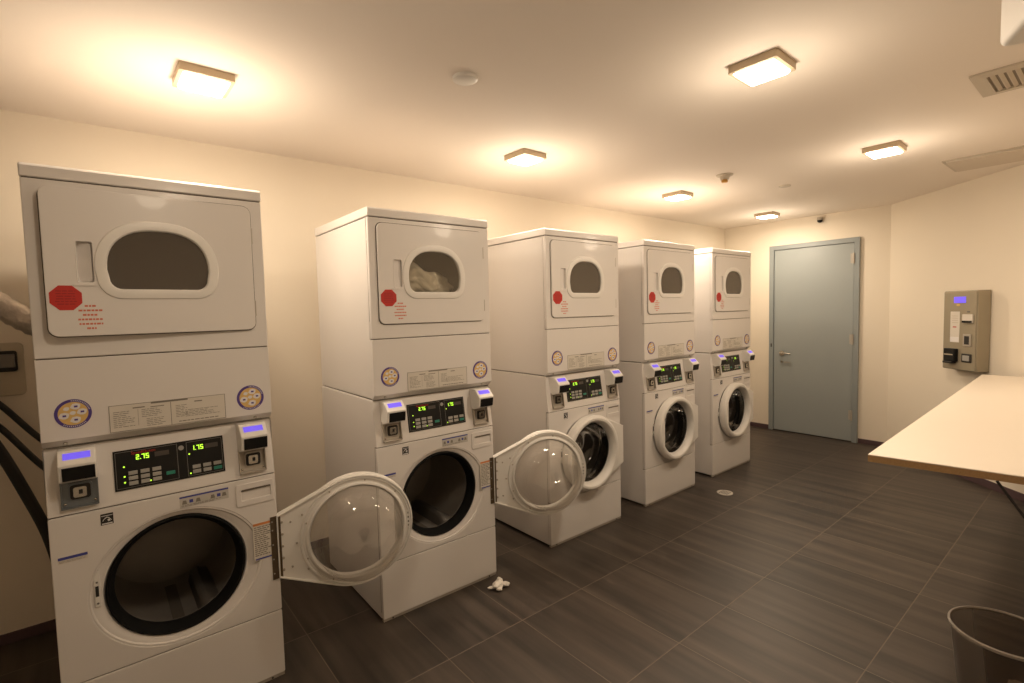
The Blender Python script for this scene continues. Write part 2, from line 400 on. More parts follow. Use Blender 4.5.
    def ex(mb):
        y = -.0012
        mb.poly([(.133, y, .826), (.163, y, .826), (.163, y, .828), (.133, y, .828)], M['stwhite'])
        a = [(.136 + .024*t, .808 + .012*math.sin(PI*t)) for t in (0, .25, .5, .75, 1)]
        for (xa, za), (xb, zb) in zip(a, a[1:]): mb.poly([(xa, y, za), (xb, y, zb), (xb, y, zb+.003), (xa, y, za+.003)], M['stwhite'])
        st = [(.153 + (.006 if i % 2 == 0 else .0025)*math.cos(PI/2+i*PI/5), y, .811 + (.006 if i % 2 == 0 else .0025)*math.sin(PI/2+i*PI/5)) for i in range(10)]
        mb.poly(st, M['stwhite'])
        mb.poly([(.134, y, .798), (.162, y, .798), (.162, y, .802), (.134, y, .802)], M['stwhite'])
    sticker('efficiency_sticker', fp, .131, .165, .796, .834, M['darkm'], extra=ex)
    # ---- control fascia
    mb = MB(); mb.prism_x([(yp(.855), .855), (yp(1.074), 1.074), (.06, 1.074), (.06, .855)], .001, W-.001, E_)
    fa = mb.build('control_fascia', R, bevel=.003)
    mb = MB(); mb.prism_x([(yp(.90, .003), .899), (yp(1.035, .003), 1.034), (yp(1.035, -.01), 1.034), (yp(.90, -.01), .899)], .175, .508, M['dark'])
    def P(x, z, off=.0036): return (x, yp(z, off), z)
    def q(x0, x1, z0, z1, m, off=.0036): mb.poly([P(x0, z0, off), P(x1, z0, off), P(x1, z1, off), P(x0, z1, off)], m)
    def frame(x0, x1, z0, z1, t=.0016, m=M['greyd']):
        q(x0, x1, z0, z0+t, m); q(x0, x1, z1-t, z1, m); q(x0, x0+t, z0, z1, m); q(x1-t, x1, z0, z1, m)
    frame(.180, .360, .905, 1.029); frame(.388, .503, .905, 1.029)
    text_mb(mb, 'SpeedQueen', .0135, lambda x, y: P(.225+x, 1.0165+y), M['red'])
    cp = mb.build('control_panel', R, smooth=0)
    mb = MB()
    q(.292, .335, .9965, 1.013, M['lcd']); mb.build('status_window', cp, smooth=0)
    mb = MB(); q(.447, .49, .9965, 1.013, M['lcd']); mb.build('status_window', cp, smooth=0)
    SEG = {'2': 'abged', '7': 'abc', '5': 'afgcd', '1': 'bc', '0': 'abcdef', '8': 'abcdefg'}
    def digits(name, s, x, z, h=.017):
        nonlocal mb; mb = MB(); w = h*.55; t = h*.17; o = .0042
        for ch in s:
            if ch == '.': q(x-.0005, x+t-.0005, z, z+t, M['green'], o); x += t+.001; continue
            for sg in SEG[ch]:
                a = {'a': (0, w, h-t, h), 'd': (0, w, 0, t), 'g': (0, w, h/2-t/2, h/2+t/2), 'f': (0, t, h/2, h), 'e': (0, t, 0, h/2), 'b': (w-t, w, h/2, h), 'c': (w-t, w, 0, h/2)}[sg]
                q(x+a[0], x+a[1], z+a[2], z+a[3], M['green'], o)
            x += w + .0028
        return mb.build(name, cp, smooth=0)
    digits('price_digits', '2.75', .238, .9965); digits('price_digits', '1.75', .404, .9965)
    for x0, cols, rows, tealp in ((.214, 3, 3, (.322, .927)), (.403, 3, 2, None)):
        for c_ in range(cols):
            for r_ in range(rows):
                if rows == 2 and c_ == 2 and r_ == 0: continue
                mb = MB(); xa = x0 + c_*.034; za = .9125 + r_*.0175
                mb.prism_x([(yp(za, .0030), za), (yp(za, .0055), za), (yp(za+.013, .0055), za+.013), (yp(za+.013, .0030), za+.013)], xa, xa+.026, M['grey']); mb.build('key', cp, bevel=.001)
    for xa, za in ((.322, .925), (.471, .9125)):
        mb = MB(); mb.prism_x([(yp(za, .003), za), (yp(za, .0055), za), (yp(za+.012, .0055), za+.012), (yp(za+.012, .003), za+.012)], xa, xa+.027, M['teal']); mb.build('start_key', cp, bevel=.001)
    for xa, za in ((.203, .978), (.203, .945), (.203, .925), (.2755, .917), (.396, .985), (.396, .915)):
        mb = MB(); mb.poly([P(xa+.0028*math.cos(2*PI*i/10), za+.0028*math.sin(2*PI*i/10), .0045) for i in range(10)], M['green']); mb.build('indicator_light', cp, smooth=0)
    mb = MB(); mb.lathe(.372, 1.012, [(.0085, yp(1.012, .003)), (.0085, yp(1.012, .007)), (.0, yp(1.012, .007))], M['grey'], 20); mb.build('round_button', cp)
    # ---- coin / card readers
    for k, (x0, x1) in enumerate(((.036, .132), (.556, .652))):
        c = MB()
        pr = [(yp(1.072, -.006), 1.070), (-.018, 1.070), (-.058, 1.030), (-.050, .975), (yp(.975, -.006), .955)]
        c.prism_x(pr, x0, x1, M['plastic'])
        ho = c.build('card_reader', R, bevel=.004, seg=2)
        c = MB(); a, b = (-.018, 1.070), (-.058, 1.030)
        def lerp(t, o=.0012): return (a[0]+(b[0]-a[0])*t - o*.7, a[1]+(b[1]-a[1])*t + o*.7)
        t0, t1 = .2, .62
        (ya, za), (yb, zb) = lerp(t0), lerp(t1); (yc, zc), (yd, zd) = lerp(t0, -.002), lerp(t1, -.002)
        xa, xb = x0+.014, x1-.014
        c.loft([[(xa, ya, za), (xb, ya, za), (xb, yb, zb), (xa, yb, zb)], [(xa, yc, zc), (xb, yc, zc), (xb, yd, zd), (xa, yd, zd)]], M['purple'], True, True)
        c.build('display', ho, smooth=0)
        c = MB(); c.prism_x([(-.0595, 1.022), (-.0525, .978), (-.040, .978), (-.045, 1.022)], x0+.010, x1-.004, M['dark']); c.build('card_slot', ho, bevel=.001)
        
        # pocket with the coin slot below
        zt, zb_ = .972, .876
        c = MB()
        c.prism_x([(yp(zb_, .001), zb_), (yp(zt, .001), zt), (yp(zt, .0), zt), (yp(zb_, .0), zb_)], x0, x1, M['slotgrey'])
        c.prism_x([(yp(zb_, .014), zb_), (yp(zt, .014), zt), (yp(zt, .0), zt), (yp(zb_, .0), zb_)], x0, x0+.004, M['slotgrey'])
        c.prism_x([(yp(zb_, .014), zb_), (yp(zt, .014), zt), (yp(zt, .0), zt), (yp(zb_, .0), zb_)], x1-.004, x1, M['slotgrey'])
        c.prism_x([(yp(zb_, .014), zb_), (yp(zb_+.004, .014), zb_+.004), (yp(zb_, 0), zb_+.004), (yp(zb_, .0), zb_)], x0, x1, M['slotgrey'])
        po = c.build('coin_pocket', R, bevel=.001)
        c = MB(); xm, zm = (x0+x1)/2+.002, .926; yy = yp(zm, .001)
        c.prism_y(rrect(xm-.031, xm+.031, zm-.029, zm+.029, .010), yy-.008, yy, M['slotgrey'])
        c.prism_y(rrect(xm-.026, xm+.026, zm-.024, zm+.024, .008), yy-.009, yy-.0075, M['darkm'])
        c.prism_y(rrect(xm-.018, xm+.016, zm-.017, zm+.017, .006), yy-.016, yy-.0085, M['chrome'])
        c.box(xm-.004, xm+.006, yy-.0172, yy-.015, zm-.006, zm+.008, M['darkm'])
        for sx, sz in ((-.038, -.036), (.038, -.036), (-.038, .036), (.038, .036)):
            c.lathe(xm-.002+sx, zm+sz, [(.0042, yp(zm+sz, .0)), (.0036, yp(zm+sz, .005)), (0, yp(zm+sz, .0055))], M['chrome'], 10)
        c.build('coin_slot', po)
    # ---- dryer cabinet
    mb = MB()
    mb.box(0, W, .022, D-.01, 1.082, 1.9345, E_, skip=('front',))
    dc = mb.build('dryer_cabinet', R, bevel=.006)
    mb = MB(); mb.prism_x([(-.003, 1.938), (-.003, 1.972), (.004, 1.981), (D-.01, 1.984), (D-.01, 1.938)], -.0015, W+.0015, M['enamel2']); mb.build('top_lid', R, bevel=.005, seg=3)
    for ya, za, zb in ((.004, 1.9335, 1.9385), (.006, 1.3655, 1.3705), (.006, .279, .283), (.008, .851, .8555)):
        mb = MB(); mb.box(.004, W-.004, ya, .0215, za, zb, M['seam']); mb.build('panel_gap', R, smooth=0)
    mb = MB(); mb.box(.01, W-.01, .03, D-.03, 1.0775, 1.0825, M['seam']); mb.build('stacking_gap', R, smooth=0)
    plate('dryer_front_panel', rrect(.0005, W-.0005, 1.3695, 1.9345, .004), [circ(.335, 1.68, .19, 48, .17)], 0, .022, E_, R, .003)
    # the lower dryer panel turns under at its foot
    mb = MB(); mb.prism_x([(0, 1.366), (0, 1.102), (.026, 1.079), (.03, 1.079), (.03, 1.366)], .0005, W-.0005, E_); lp = mb.build('lower_panel', R, bevel=.003)
    for sx in (.058, .623):
        mb = MB(); mb.tube([(sx, .013, 1.0905), (sx, .009, 1.0870)], .006, M['chrome'], 12); mb.build('screw', lp)
    # dryer drum
    mb = MB(); mb.lathe(.335, 1.68, [(.192, .021), (.20, .04), (.255, .06), (.255, .58), (0, .60)], M['drumd'], 48)
    mb.build('dryer_drum', R)
    # stickers on lower panel
    def roundst(cx, cz, r):
        y = -.001; mb = MB(); mb.lathe(cx, cz, [(r, .001), (r, y), (r*.8, y)], M['ringblue'], 40)
        mb.lathe(cx, cz, [(r*.81, y-.0001), (0, y-.0001)], M['yellow'], 40)
        for k in range(26):
            a = .25 + k*.115 if k < 13 else PI + .25 + (k-13)*.115+.7
            ca, sa = math.cos(a), math.sin(a)
            mb.poly([(cx+ca*r*.86-sa*.001, y-.0003, cz+sa*r*.86+ca*.001), (cx+ca*r*.94-sa*.001, y-.0003, cz+sa*r*.94+ca*.001), (cx+ca*r*.94+sa*.001, y-.0003, cz+sa*r*.94-ca*.001), (cx+ca*r*.86+sa*.001, y-.0003, cz+sa*r*.86-ca*.001)], M['stwhite'])
        for dx, dz, s_ in ((.15, .48, .28), (.48, .08, .28), (.12, -.45, .29), (-.48, -.12, .29), (-.34, .36, .17), (-.02, .04, .17)):
            mb.poly([(cx+dx*r+s_*r*math.cos(2*PI*i/9)*(1.15 if i % 2 else .9), y-.0004, cz+dz*r+s_*r*.8*math.sin(2*PI*i/9)) for i in range(9)], M['stwhite'])
            if s_ > .2: mb.box(cx+dx*r-.004, cx+dx*r+.005, y-.0009, y-.0004, cz+dz*r-.003, cz+dz*r+.003, M['ringblue'])
        mb.build('round_sticker', lp, smooth=0)
    roundst(.083, 1.186, .047); roundst(.608, 1.171, .048)
    mb = MB(); y = -.001; x0, x1, z0, z1 = .173, .520, 1.105, 1.197
    mb.box(x0, x1, y, .001, z0, z1, M['label'])
    def b2(xa, xb, za, zb, m=M['ink'], yy=y-.0005): mb.poly([(xa, yy, za), (xb, yy, za), (xb, yy, zb), (xa, yy, zb)], m)
    t = .0018
    b2(x0, x1, z0, z0+t); b2(x0, x1, z1-t, z1); b2(x0, x0+t, z0, z1); b2(x1-t, x1, z0, z1); b2(.3465, .3483, z0, z1-.008)
    b2(.29, .40, z1-.007, z1-.0005)
    b2(.238, .272, 1.180, 1.184); b2(.288, .328, 1.178, 1.181); b2(.42, .445, 1.180, 1.184)
    lines(mb, .184, .245, 1.118, 1.176, 9, M['ink'], y-.0006, .3, .5)
    b2(.2515, .2525, 1.12, 1.176)
    lines(mb, .262, .325, 1.145, 1.176, 5, M['ink'], y-.0006, .3, .3); lines(mb, .275, .335, 1.112, 1.142, 5, M['ink'], y-.0006, .3, .3)
    lines(mb, .362, .40, 1.13, 1.176, 8, M['ink'], y-.0006, .3, .4); lines(mb, .39, .50, 1.128, 1.156, 5, M['ink'], y-.0006, .3, .4); lines(mb, .37, .505, 1.111, 1.119, 1, M['ink'], y-.0006, .4, .1)
    mb.build('instruction_label', lp, smooth=0)
    # ---- dryer door, hinge axis on its right edge; local origin at hinge
    dd = empty('dryer_door', (.640, -.001, 1.674)); dd.parent = R
    ox, oz = .640, 1.674
    def L2(pts): return [(x-ox, z-oz) for x, z in pts]
    win = []
    for i in range(7): a = -PI/2 + PI/2*i/6; win.append((.483-.035+.035*math.cos(a), 1.590+.035+.035*math.sin(a)))
    for i in range(25):
        a = PI*i/24; ca, sa = math.cos(a), math.sin(a)
        win.append((.3415 + .1465*math.copysign(abs(ca)**.8, ca), 1.655 + .135*abs(sa)**.85))
    for i in range(7): a = PI + PI/2*i/6; win.append((.200+.035+.035*math.cos(a), 1.590+.035+.035*math.sin(a)))
    wc = (.3415, 1.68)
    def grow(pts, g):
        out = []; n_ = len(pts)
        for i in range(n_):
            (ax, az), (bx, bz) = pts[i-1], pts[(i+1) % n_]; tx, tz = bx-ax, bz-az; l = math.hypot(tx, tz) or 1
            out.append((pts[i][0] + tz/l*g, pts[i][1] - tx/l*g))
        return out
    hx0, hx1, hz0, hz1 = .120, .160, 1.612, 1.742
    dpan = plate('door_panel', L2(rrect(.040, .640, 1.438, 1.911, .028)), [L2(grow(win, .010)), L2(rrect(hx0, hx1, hz0, hz1, .006))], -.009, 0, M['enamel2'], dd, .002)
    dpan.name = 'dryer_door_panel'
    # merge into one level: the panel IS the door; window etc. are its sub-parts
    dpan.parent = R; dpan.location = dd.location; bpy.data.objects.remove(dd); dd = dpan; dd.name = 'dryer_door'
    g_ = plate('door_seam', L2(rrect(.0365, .6435, 1.4345, 1.9145, .031)), [L2(rrect(.05, .63, 1.448, 1.90, .02))], -.0003, .0003, M['seam'], R); g_.location = dd.location
    mb = MB(); w0 = L2(win)
    def rg(g, y): return [(x, y, z) for x, z in grow(w0, g)]
    mb.loft([rg(.034, -.0085), rg(.031, -.0135), rg(.016, -.0165), rg(.004, -.015), rg(0, -.010), rg(.0, .002)], M['plastic'])
    mb.build('window_frame', dd)
    mb = MB(); mb.loft([rg(.002, -.006), rg(.002, -.003)], M['winglass'], True, True); mb.build('window_pane', dd, smooth=0)
    mb = MB(); a0, a1, c0, c1 = hx0-ox, hx1-ox, hz0-oz, hz1-oz
    rr = lambda e, y: [(x, y, z) for x, z in rrect(a0+e, a1-e, c0+e, c1-e, .006)]
    mb.loft([rr(0, -.008), rr(.001, .006), [(x+(0 if x < (a0+a1)/2 else -.002), -.001 if x > (a0+a1)/2 else .016, z) for x, z in rrect(a0+.003, a1-.002, c0+.005, c1-.005, .006)]], M['enamel2'], cap1=True)
    mb.loft([rr(-.004, -.0085), rr(-.002, -.0100), rr(.0, -.0085)], M['enamel2'])
    mb.box(a0-.012, a1+.004, -.0125, -.0085, c0-.012, c0-.007, M['enamel2'])
    mb.build('door_grip', dd)
    mb = MB(); oc = [(.087 + .0425*math.cos(PI/8+i*PI/4)-ox, 1.561 + .0425*math.sin(PI/8+i*PI/4)-oz) for i in range(8)]
    mb.prism_y(oc, -.0100, -.0088, M['red'])
    lines(mb, .060-ox, .114-ox, 1.537-oz, 1.587-oz, 6, M['redd'], -.0103, .4, .25, True)
    mb.build('red_octagon_sticker', dd, smooth=0)
    mb = MB()
    ws = (.028, .060, .040, .064, .060, .024)
    for k, w_ in enumerate(ws):
        zz = 1.535-oz - k*.0145; xm = .145-ox; x = xm - w_/2
        while x < xm+w_/2-.002:
            l = min(random.uniform(.005, .010), xm+w_/2-x); mb.poly([(x, -.0095, zz-.003), (x+l, -.0095, zz-.003), (x+l, -.0095, zz+.003), (x, -.0095, zz+.003)], M['redp']); x += l+.0022
    mb.build('red_notice_print', dd, smooth=0)
    for zz in (1.80, 1.52):
        mb = MB(); mb.tube([(.6415-ox, -.0055, zz-oz-.03), (.6415-ox, -.0055, zz-oz+.03)], .0038, M['slotgrey'], 8); mb.build('door_hinge', dd)
    # ---- washer door (local frame: origin on hinge axis, closed door reaches to -x, outside faces -y)
    S, Rr = -.322, .246
    hull = []
    hh = .130
    d = math.hypot(S, hh)
    def tang(sz):   # tangent point of the circle seen from (0, sz*hh)
        base = math.atan2(sz*hh, -S); al = math.acos((Rr-.0)/d)
        return base + sz*al
    at, abt = tang(1), tang(-1)
    hull = [(0, -hh), (0, hh)]
    kk = 44
    for i in range(kk+1):
        a = at + (2*PI + abt - at)*i/kk; hull.append((S + Rr*math.cos(a), Rr*math.sin(a)))
    wd = plate('washer_door', hull, [circ(S, 0, .196, 64)], -.030, -.004, M['plastic'], R, .004)
    wd.location = (.674, -.004, .545)
    mb = MB()    # outer ring
    mb.lathe(S, 0, [(.243, -.026), (.248, -.036), (.243, -.049), (.230, -.057), (.216, -.056), (.204, -.046), (.197, -.028), (.194, -.008)], M['plastic'], 72)
    mb.build('outer_ring', wd)
    mb = MB()    # inner raised rims
    mb.lathe(S, 0, [(.236, -.005), (.234, .003), (.228, .003), (.225, -.003), (.215, -.001), (.210, .007), (.204, .009), (.199, .005), (.195, -.006)], M['plastic'], 72)
    g = grow([(x, z) for x, z in hull], -.004)
    mb.loft([[(x, -.006, z) for x, z in g], [(x, .004, z) for x, z in g], [(x, .004, z) for x, z in grow(hull, -.009)], [(x, -.006, z) for x, z in grow(hull, -.011)]], M['plastic'])
    mb.build('inner_rim', wd)
    mb = MB()    # bowl: bulges inwards, lower edge drawn in
    nn = 64; rings = []
    for r_, y_, dz in ((.196, -.004, 0), (.194, .010, 0), (.189, .02, 0), (.183, .05, -.002), (.176, .08, -.004), (.161, .105, -.006), (.138, .125, -.006), (.10, .136, -.004), (.05, .140, 0), (.002, .141, 0)):
        rings.append([(S + r_*math.cos(2*PI*i/nn), y_ + .010*(1 - math.sin(2*PI*i/nn))*(1 if y_ > .05 else 0), dz + r_*math.sin(2*PI*i/nn)) for i in range(nn)])
    mb.loft(rings, M['bowl'], cap1=True); mb.build('glass_bowl', wd, smooth=60)
    mb = MB()    # grip block across the latch side of the ring
    pts = []
    for i in range(9): a = math.radians(148 + 64*i/8); pts.append((S + .202*math.cos(a), -.012+.202*math.sin(a)))
    pts = [(x, z) for x, z in pts]
    mb.prism_y(pts, -.046, -.012, M['plastic']); mb.build('door_grip', wd, bevel=.003)
    mb = MB()
    for a in (20, 60, 100, 140, 220, 260, 300, 340):
        mb.lathe(S + .2205*math.cos(math.radians(a)), .2205*math.sin(math.radians(a)), [(.0038, -.004), (.0034, .0015), (0, .002)], M['slotgrey'], 10)
    for zz in (-.10, -.05, 0, .05, .10): mb.lathe(-.022, zz, [(.0055, -.005), (.005, .0), (0, .001)], M['slotgrey'], 10)
    for zx, zz in ((-.055, .095), (-.055, -.095), (-.075, 0), (-.10, .115), (-.115, -.12)): mb.lathe(zx, zz, [(.0042, -.005), (.004, .0005), (0, .001)], M['slotgrey'], 10)
    mb.build('screws', wd)
    wd.children[-1].name = 'screw_row' if False else 'screw'
    mb = MB(); mb.box(S-Rr+.013, S-Rr+.030, -.004, .0015, -.035, .045, M['plastic'])
    for zz in (-.025, -.008, .012, .032): mb.box(S-Rr+.017, S-Rr+.025, .0012, .0022, zz-.004, zz+.004, M['greyd'])
    mb.build('strike_plate', wd)
    mb = MB()
    mb.tube([(.006, -.009, -.131), (.006, -.009, .131)], .0062, M['bronze'], 10)
    for zz in [-.12 + .03*k for k in range(9)]: mb.lathe(.006, zz, [(.0075, -.017), (.0075, -.001)], M['bronze'], 8, True, True)
    mb.box(-.018, .003, -.0125, -.0035, -.130, .130, M['bronze'])
    mb.build('hinge_leaf', wd)
    mb = MB(); mb.box(.654, .681, -.0035, -.0002, .415, .675, M['bronze'])
    for zz in (.44, .50, .56, .62, .655): mb.lathe(.660, zz, [(.0035, -.003), (.003, -.0055), (0, -.006)], M['slotgrey'], 8)
    mb.build('cabinet_hinge_leaf', fp)
    return R

def copy_tree(o, parent=None):
    c = o.copy(); COL.objects.link(c); c.parent = parent
    for ch in list(o.children): copy_tree(ch, c)
    return c
def child(root, base):
    for ch in root.children_recursive:
        if ch.name.split('.')[0] == base: return ch

def relook(root, base, swap, idx=0):
    found = [c for c in root.children_recursive if c.name.split('.')[0] == base][idx]
    found.data = found.data.copy()
    for k, m in enumerate(found.data.materials):
        for a, b in swap:
            if m == a: found.data.materials[k] = b
    return found
proto = make_machine()
spots = [(-.168, 2.171, .3), (.9736, 2.223, -.4), (2.0998, 2.237, -.25), (3.073, 2.2365, .3), (4.0445, 2.246, -.1)]
labels = ['white stacked washer and dryer nearest the camera, dryer door slightly ajar, washer door swung open',
          'white stacked washer and dryer with white laundry behind the dryer window and open washer door',
          'white stacked washer and dryer in the middle of the row, washer door shut',
          'white stacked washer and dryer second from the grey door, washer door shut',
          'white stacked washer and dryer last of the row, nearest the grey door']
roots = [proto] + [copy_tree(proto) for _ in range(4)]
for i, (r, (x, y, a), lb) in enumerate(zip(roots, spots, labels)):
    r.location = (x, y, 0); r.rotation_euler = (0, 0, math.radians(a))
    tag(r, lb, 'laundry machine', 'stacked laundry machines along the wall')
    wd = child(r, 'washer_door')
    if i == 0: wd.rotation_euler.z = math.radians(168); child(r, 'dryer_door').rotation_euler.z = math.radians(2.6)
    if i == 1: wd.rotation_euler.z = math.radians(158)
for r in roots[2:]: relook(r, 'glass_bowl', [(M['bowl'], M['bowlshade'])])  # shut doors: the shade inside the drum is tinted into the bowl glass
# first machine: left slot sits behind a grey steel plate; second machine: clearer window
for base in ('coin_pocket', 'coin_slot'):
    cands = [c for c in proto.children_recursive if c.name.split('.')[0] == base]
    c = min(cands, key=lambda o: sum(v.co.x for v in o.data.vertices)/len(o.data.vertices))
    c.data = c.data.copy()
    for k, m in enumerate(c.data.materials):
        if m == M['slotgrey']: c.data.materials[k] = M['plate']
    if base == 'coin_pocket': c['label'] = 'dark blue-grey steel coin plate'
relook(roots[1], 'window_pane', [(M['winglass'], M['winclear'])])

# ------------------------------------------------------------------ laundry in the second dryer
bm = bmesh.new(); bmesh.ops.create_icosphere(bm, subdivisions=5, radius=1)
from mathutils import noise as mn
for v in bm.verts:
    p = v.co.copy(); f = 1 + .30*mn.noise(p*1.6 + Vector((3, 1, 2))) + .16*mn.noise(p*3.7) + .09*abs(mn.noise(p*8)) 
    v.co = Vector((p.x*.155*f, p.y*.075*f, p.z*.088*f))
    v.co.z += .050*max(0, 1-abs(v.co.x+.06)/.09) + .012*mn.noise(p*2.3)
zmin = min(v.co.z for v in bm.verts)
me = bpy.data.meshes.new('laundry'); bm.to_mesh(me); bm.free(); me.materials.append(M['cloth'])
me.polygons.foreach_set('use_smooth', [True]*len(me.polygons))
lo = bpy.data.objects.new('laundry', me); COL.objects.link(lo); lo.location = (.9736+.335, 2.223+.135, 1.625)
tag(lo, 'bundle of white laundry inside the dryer of the second machine', 'laundry')

# ------------------------------------------------------------------ ceiling lights
def make_light():
    r = empty('ceiling_light', (0, 0, H))
    mb = MB(); h = .095; t = .015
    o = rrect(-h, h, -h, h, .008); i_ = rrect(-h+t, h-t, -h+t, h-t, .006); n = len(o)
    def rr_(pts, z): return [(x, y, z) for x, y in pts]
    mb.loft([rr_(o, 0), rr_(o, -.030), rr_(i_, -.032), rr_(i_, -.020)], M['lightframe'])
    mb.build('fixture_frame', r)
    mb = MB(); i2 = rrect(-h+t+.001, h-t-.001, -h+t+.001, h-t-.001, .006); i3 = rrect(-h+t+.008, h-t-.008, -h+t+.008, h-t-.008, .006)
    mb.loft([rr_(i2, -.02), rr_(i2, -.033), rr_(i3, -.042)], M['diffuser'], cap1=True); mb.build('diffuser', r)
    return r
lp = make_light()
lspots = [(.375, 2.37, 'square lit ceiling light above the nearest machine'), (2.12, .965, 'square lit ceiling light nearest the camera on the right side, largest in view'), (2.10, 2.40, 'square lit ceiling light above the third machine, near the smoke detector'),
          (3.86, 1.00, 'square lit ceiling light on the right, between the sprinkler and the ceiling panel'), (3.88, 2.47, 'square lit ceiling light above the fourth machine beside the sprinkler'), (5.54, 2.46, 'square lit ceiling light farthest away, before the grey door')]
for i, (x, y, lb) in enumerate(lspots):
    r = lp if i == 0 else copy_tree(lp); r.location = (x, y, H); r.rotation_euler.z = math.radians(1)
    tag(r, lb, 'ceiling light', 'square ceiling lights')

mb = MB(); mb.lathe_z(0, 0, [(.052, 0), (.050, -.012), (.040, -.017), (0, -.018)], M['plastic'], 32)
o = mb.build('smoke_detector'); o.location = (1.22, 1.76, H); tag(o, 'round white smoke detector disc flush on the ceiling over the aisle', 'smoke detector')
sp = empty('sprinkler', (3.63, 1.92, H)); tag(sp, 'small ceiling sprinkler with a yellow tip beyond the lights', 'sprinkler')
mb = MB(); mb.lathe_z(0, 0, [(.060, 0), (.056, -.008), (.035, -.012), (.030, -.035), (0, -.035)], M['ventm'], 24); mb.build('escutcheon', sp)
mb = MB(); mb.lathe_z(0, 0, [(.018, -.035), (.024, -.045), (.020, -.055), (0, -.056)], mat('amber_tip', (.55, .28, .05), .4), 16); mb.build('deflector', sp)
mb = MB(); mb.lathe_z(0, 0, [(.045, 0), (.042, -.006), (0, -.007)], M['ventm'], 28); o = mb.build('cover_plate'); o.location = (4.39, 1.81, H); tag(o, 'small flat round cover plate on the ceiling before the grey door', 'cover plate')
# vent grille
ve = empty('ceiling_vent', (3.14, .21, H)); tag(ve, 'rectangular slotted air vent in the ceiling at the right edge', 'air vent')
mb = MB(); x0, x1, yb, yt = -.17, .17, -.26, .26
o_ = rrect(x0, x1, yb, yt, .004); i_ = rrect(x0+.045, x1-.045, yb+.05, yt-.05, .004)
mb.loft([[(x, y, 0) for x, y in o_], [(x, y, -.008) for x, y in o_], [(x, y, -.012) for x, y in i_], [(x, y, -.0005) for x, y in i_]], M['ventm']); mb.build('vent_frame', ve)
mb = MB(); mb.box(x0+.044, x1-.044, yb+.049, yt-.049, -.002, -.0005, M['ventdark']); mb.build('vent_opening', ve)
k = 0
yy = yb+.056
while yy < yt-.055:
    mb = MB(); mb.prism_x([(yy, -.003), (yy+.013, -.010), (yy+.015, -.0085), (yy+.002, -.0015)], x0+.044, x1-.044, M['ventm']); mb.build('slat', ve, smooth=0); yy += .026
# low panel
cpn = empty('ceiling_panel', (4.80, .60, H)); tag(cpn, 'plain tan access panel on the ceiling near the angled wall', 'ceiling panel')
mb = MB(); mb.box(-.195, .195, -.26, .235, -.016, -.0002, M['panelm']); mb.build('panel_board', cpn, bevel=.003)
mb = MB(); o_ = rrect(-.215, .215, -.28, .255, .004); i_ = rrect(-.197, .197, -.262, .237, .004)
mb.loft([[(x, y, -.0001) for x, y in o_], [(x, y, -.008) for x, y in o_], [(x, y, -.008) for x, y in i_], [(x, y, -.001) for x, y in i_]], M['ventm']); mb.build('panel_trim', cpn)
# little dark sensor on the end wall
se = empty('wall_camera', (XE, 2.156, 2.39)); tag(se, 'tiny dark dome camera high on the wall above the grey door', 'camera')
mb = MB(); mb.lathe_z(-.03, 0, [(.028, .03), (.03, .0), (.0, .0)], M['slotgrey'], 20, cap0=True); mb.box(-.03, 0, -.015, .015, .0, .028, M['slotgrey']); mb.build('mount', se)
mb = MB(); mb.lathe_z(-.03, 0, [(.027, .0), (.024, -.016), (.012, -.026), (0, -.028)], M['dark'], 20); mb.build('dome', se)

# white casing hanging from the ceiling at the top right
hb = empty('hanging_casing', (2.0, .256, 2.184), math.radians(24)); tag(hb, 'white rounded casing hanging from the ceiling, cut by the top right corner', 'ceiling device')
mb = MB(); mb.box(-.32, 0, -.30, 0, 0, .20, M['plastic']); mb.build('casing', hb, bevel=.018, seg=4)
mb = MB(); mb.tube([(-.16, -.15, .20), (-.16, -.15, .28)], .02, M['plastic'], 16); mb.lathe_z(-.16, -.15, [(.06, .2798), (.06, .273), (.02, .265)], M['plastic'], 24); mb.build('ceiling_mount', hb)

# ------------------------------------------------------------------ payment box on the angled wall
sm = 1.105
px, py = AX + DX*(sm-.10) + NX*.003, AY + DY*(sm-.10) + NY*.003
cb = empty('payment_terminal', (px, py, .915), math.atan2(-.734, -.679))   # local +x runs along the wall towards the camera side
tag(cb, 'khaki metal card and cash payment box mounted on the angled wall above the counter', 'payment machine')
# local frame: x along wall (towards the viewer's right), y into the wall?, z up  -> outward normal in local coordinates:
ang = cb.rotation_euler.z
nl = (NX*math.cos(-ang) - NY*math.sin(-ang), NX*math.sin(-ang) + NY*math.cos(-ang))
sgn = 1 if nl[1] > 0 else -1                                              # outward is sgn * local y
x0, x1, z0, z1, dep = -.175, .155, 0, .645, .105
def oy(d): return sgn*d
def pbox(name, xa, xb, za, zb, d0, d1, m, bev=.001, par=cb):
    b = MB(); b.box(xa, xb, min(oy(d0), oy(d1)), max(oy(d0), oy(d1)), za, zb, m); return b.build(name, par, bevel=bev)
bx = pbox('housing', x0, x1, z0, z1, 0, dep-.006, M['box'], .006)
pf = pbox('front_door', x0+.006, x1-.006, z0+.006, z1-.006, dep-.005, dep, M['box'], .002)
XO = -1.105      # s -> local x
Zc = lambda z: z - .915
pbox('display', 1.04+XO, 1.155+XO, Zc(1.462), Zc(1.512), dep, dep+.003, M['purple'], par=pf)
pbox('yellow_button', 1.068+XO, 1.10+XO, Zc(1.437), Zc(1.455), dep, dep+.004, M['yellow'], par=pf)
lb = pbox('instruction_card', 1.008+XO, 1.10+XO, Zc(1.14), Zc(1.392), dep, dep+.002, M['label'], par=pf)
pbox('card_foot', 1.012+XO, 1.096+XO, Zc(1.145), Zc(1.185), dep+.002, dep+.003, M['stwhite'], 0, lb)
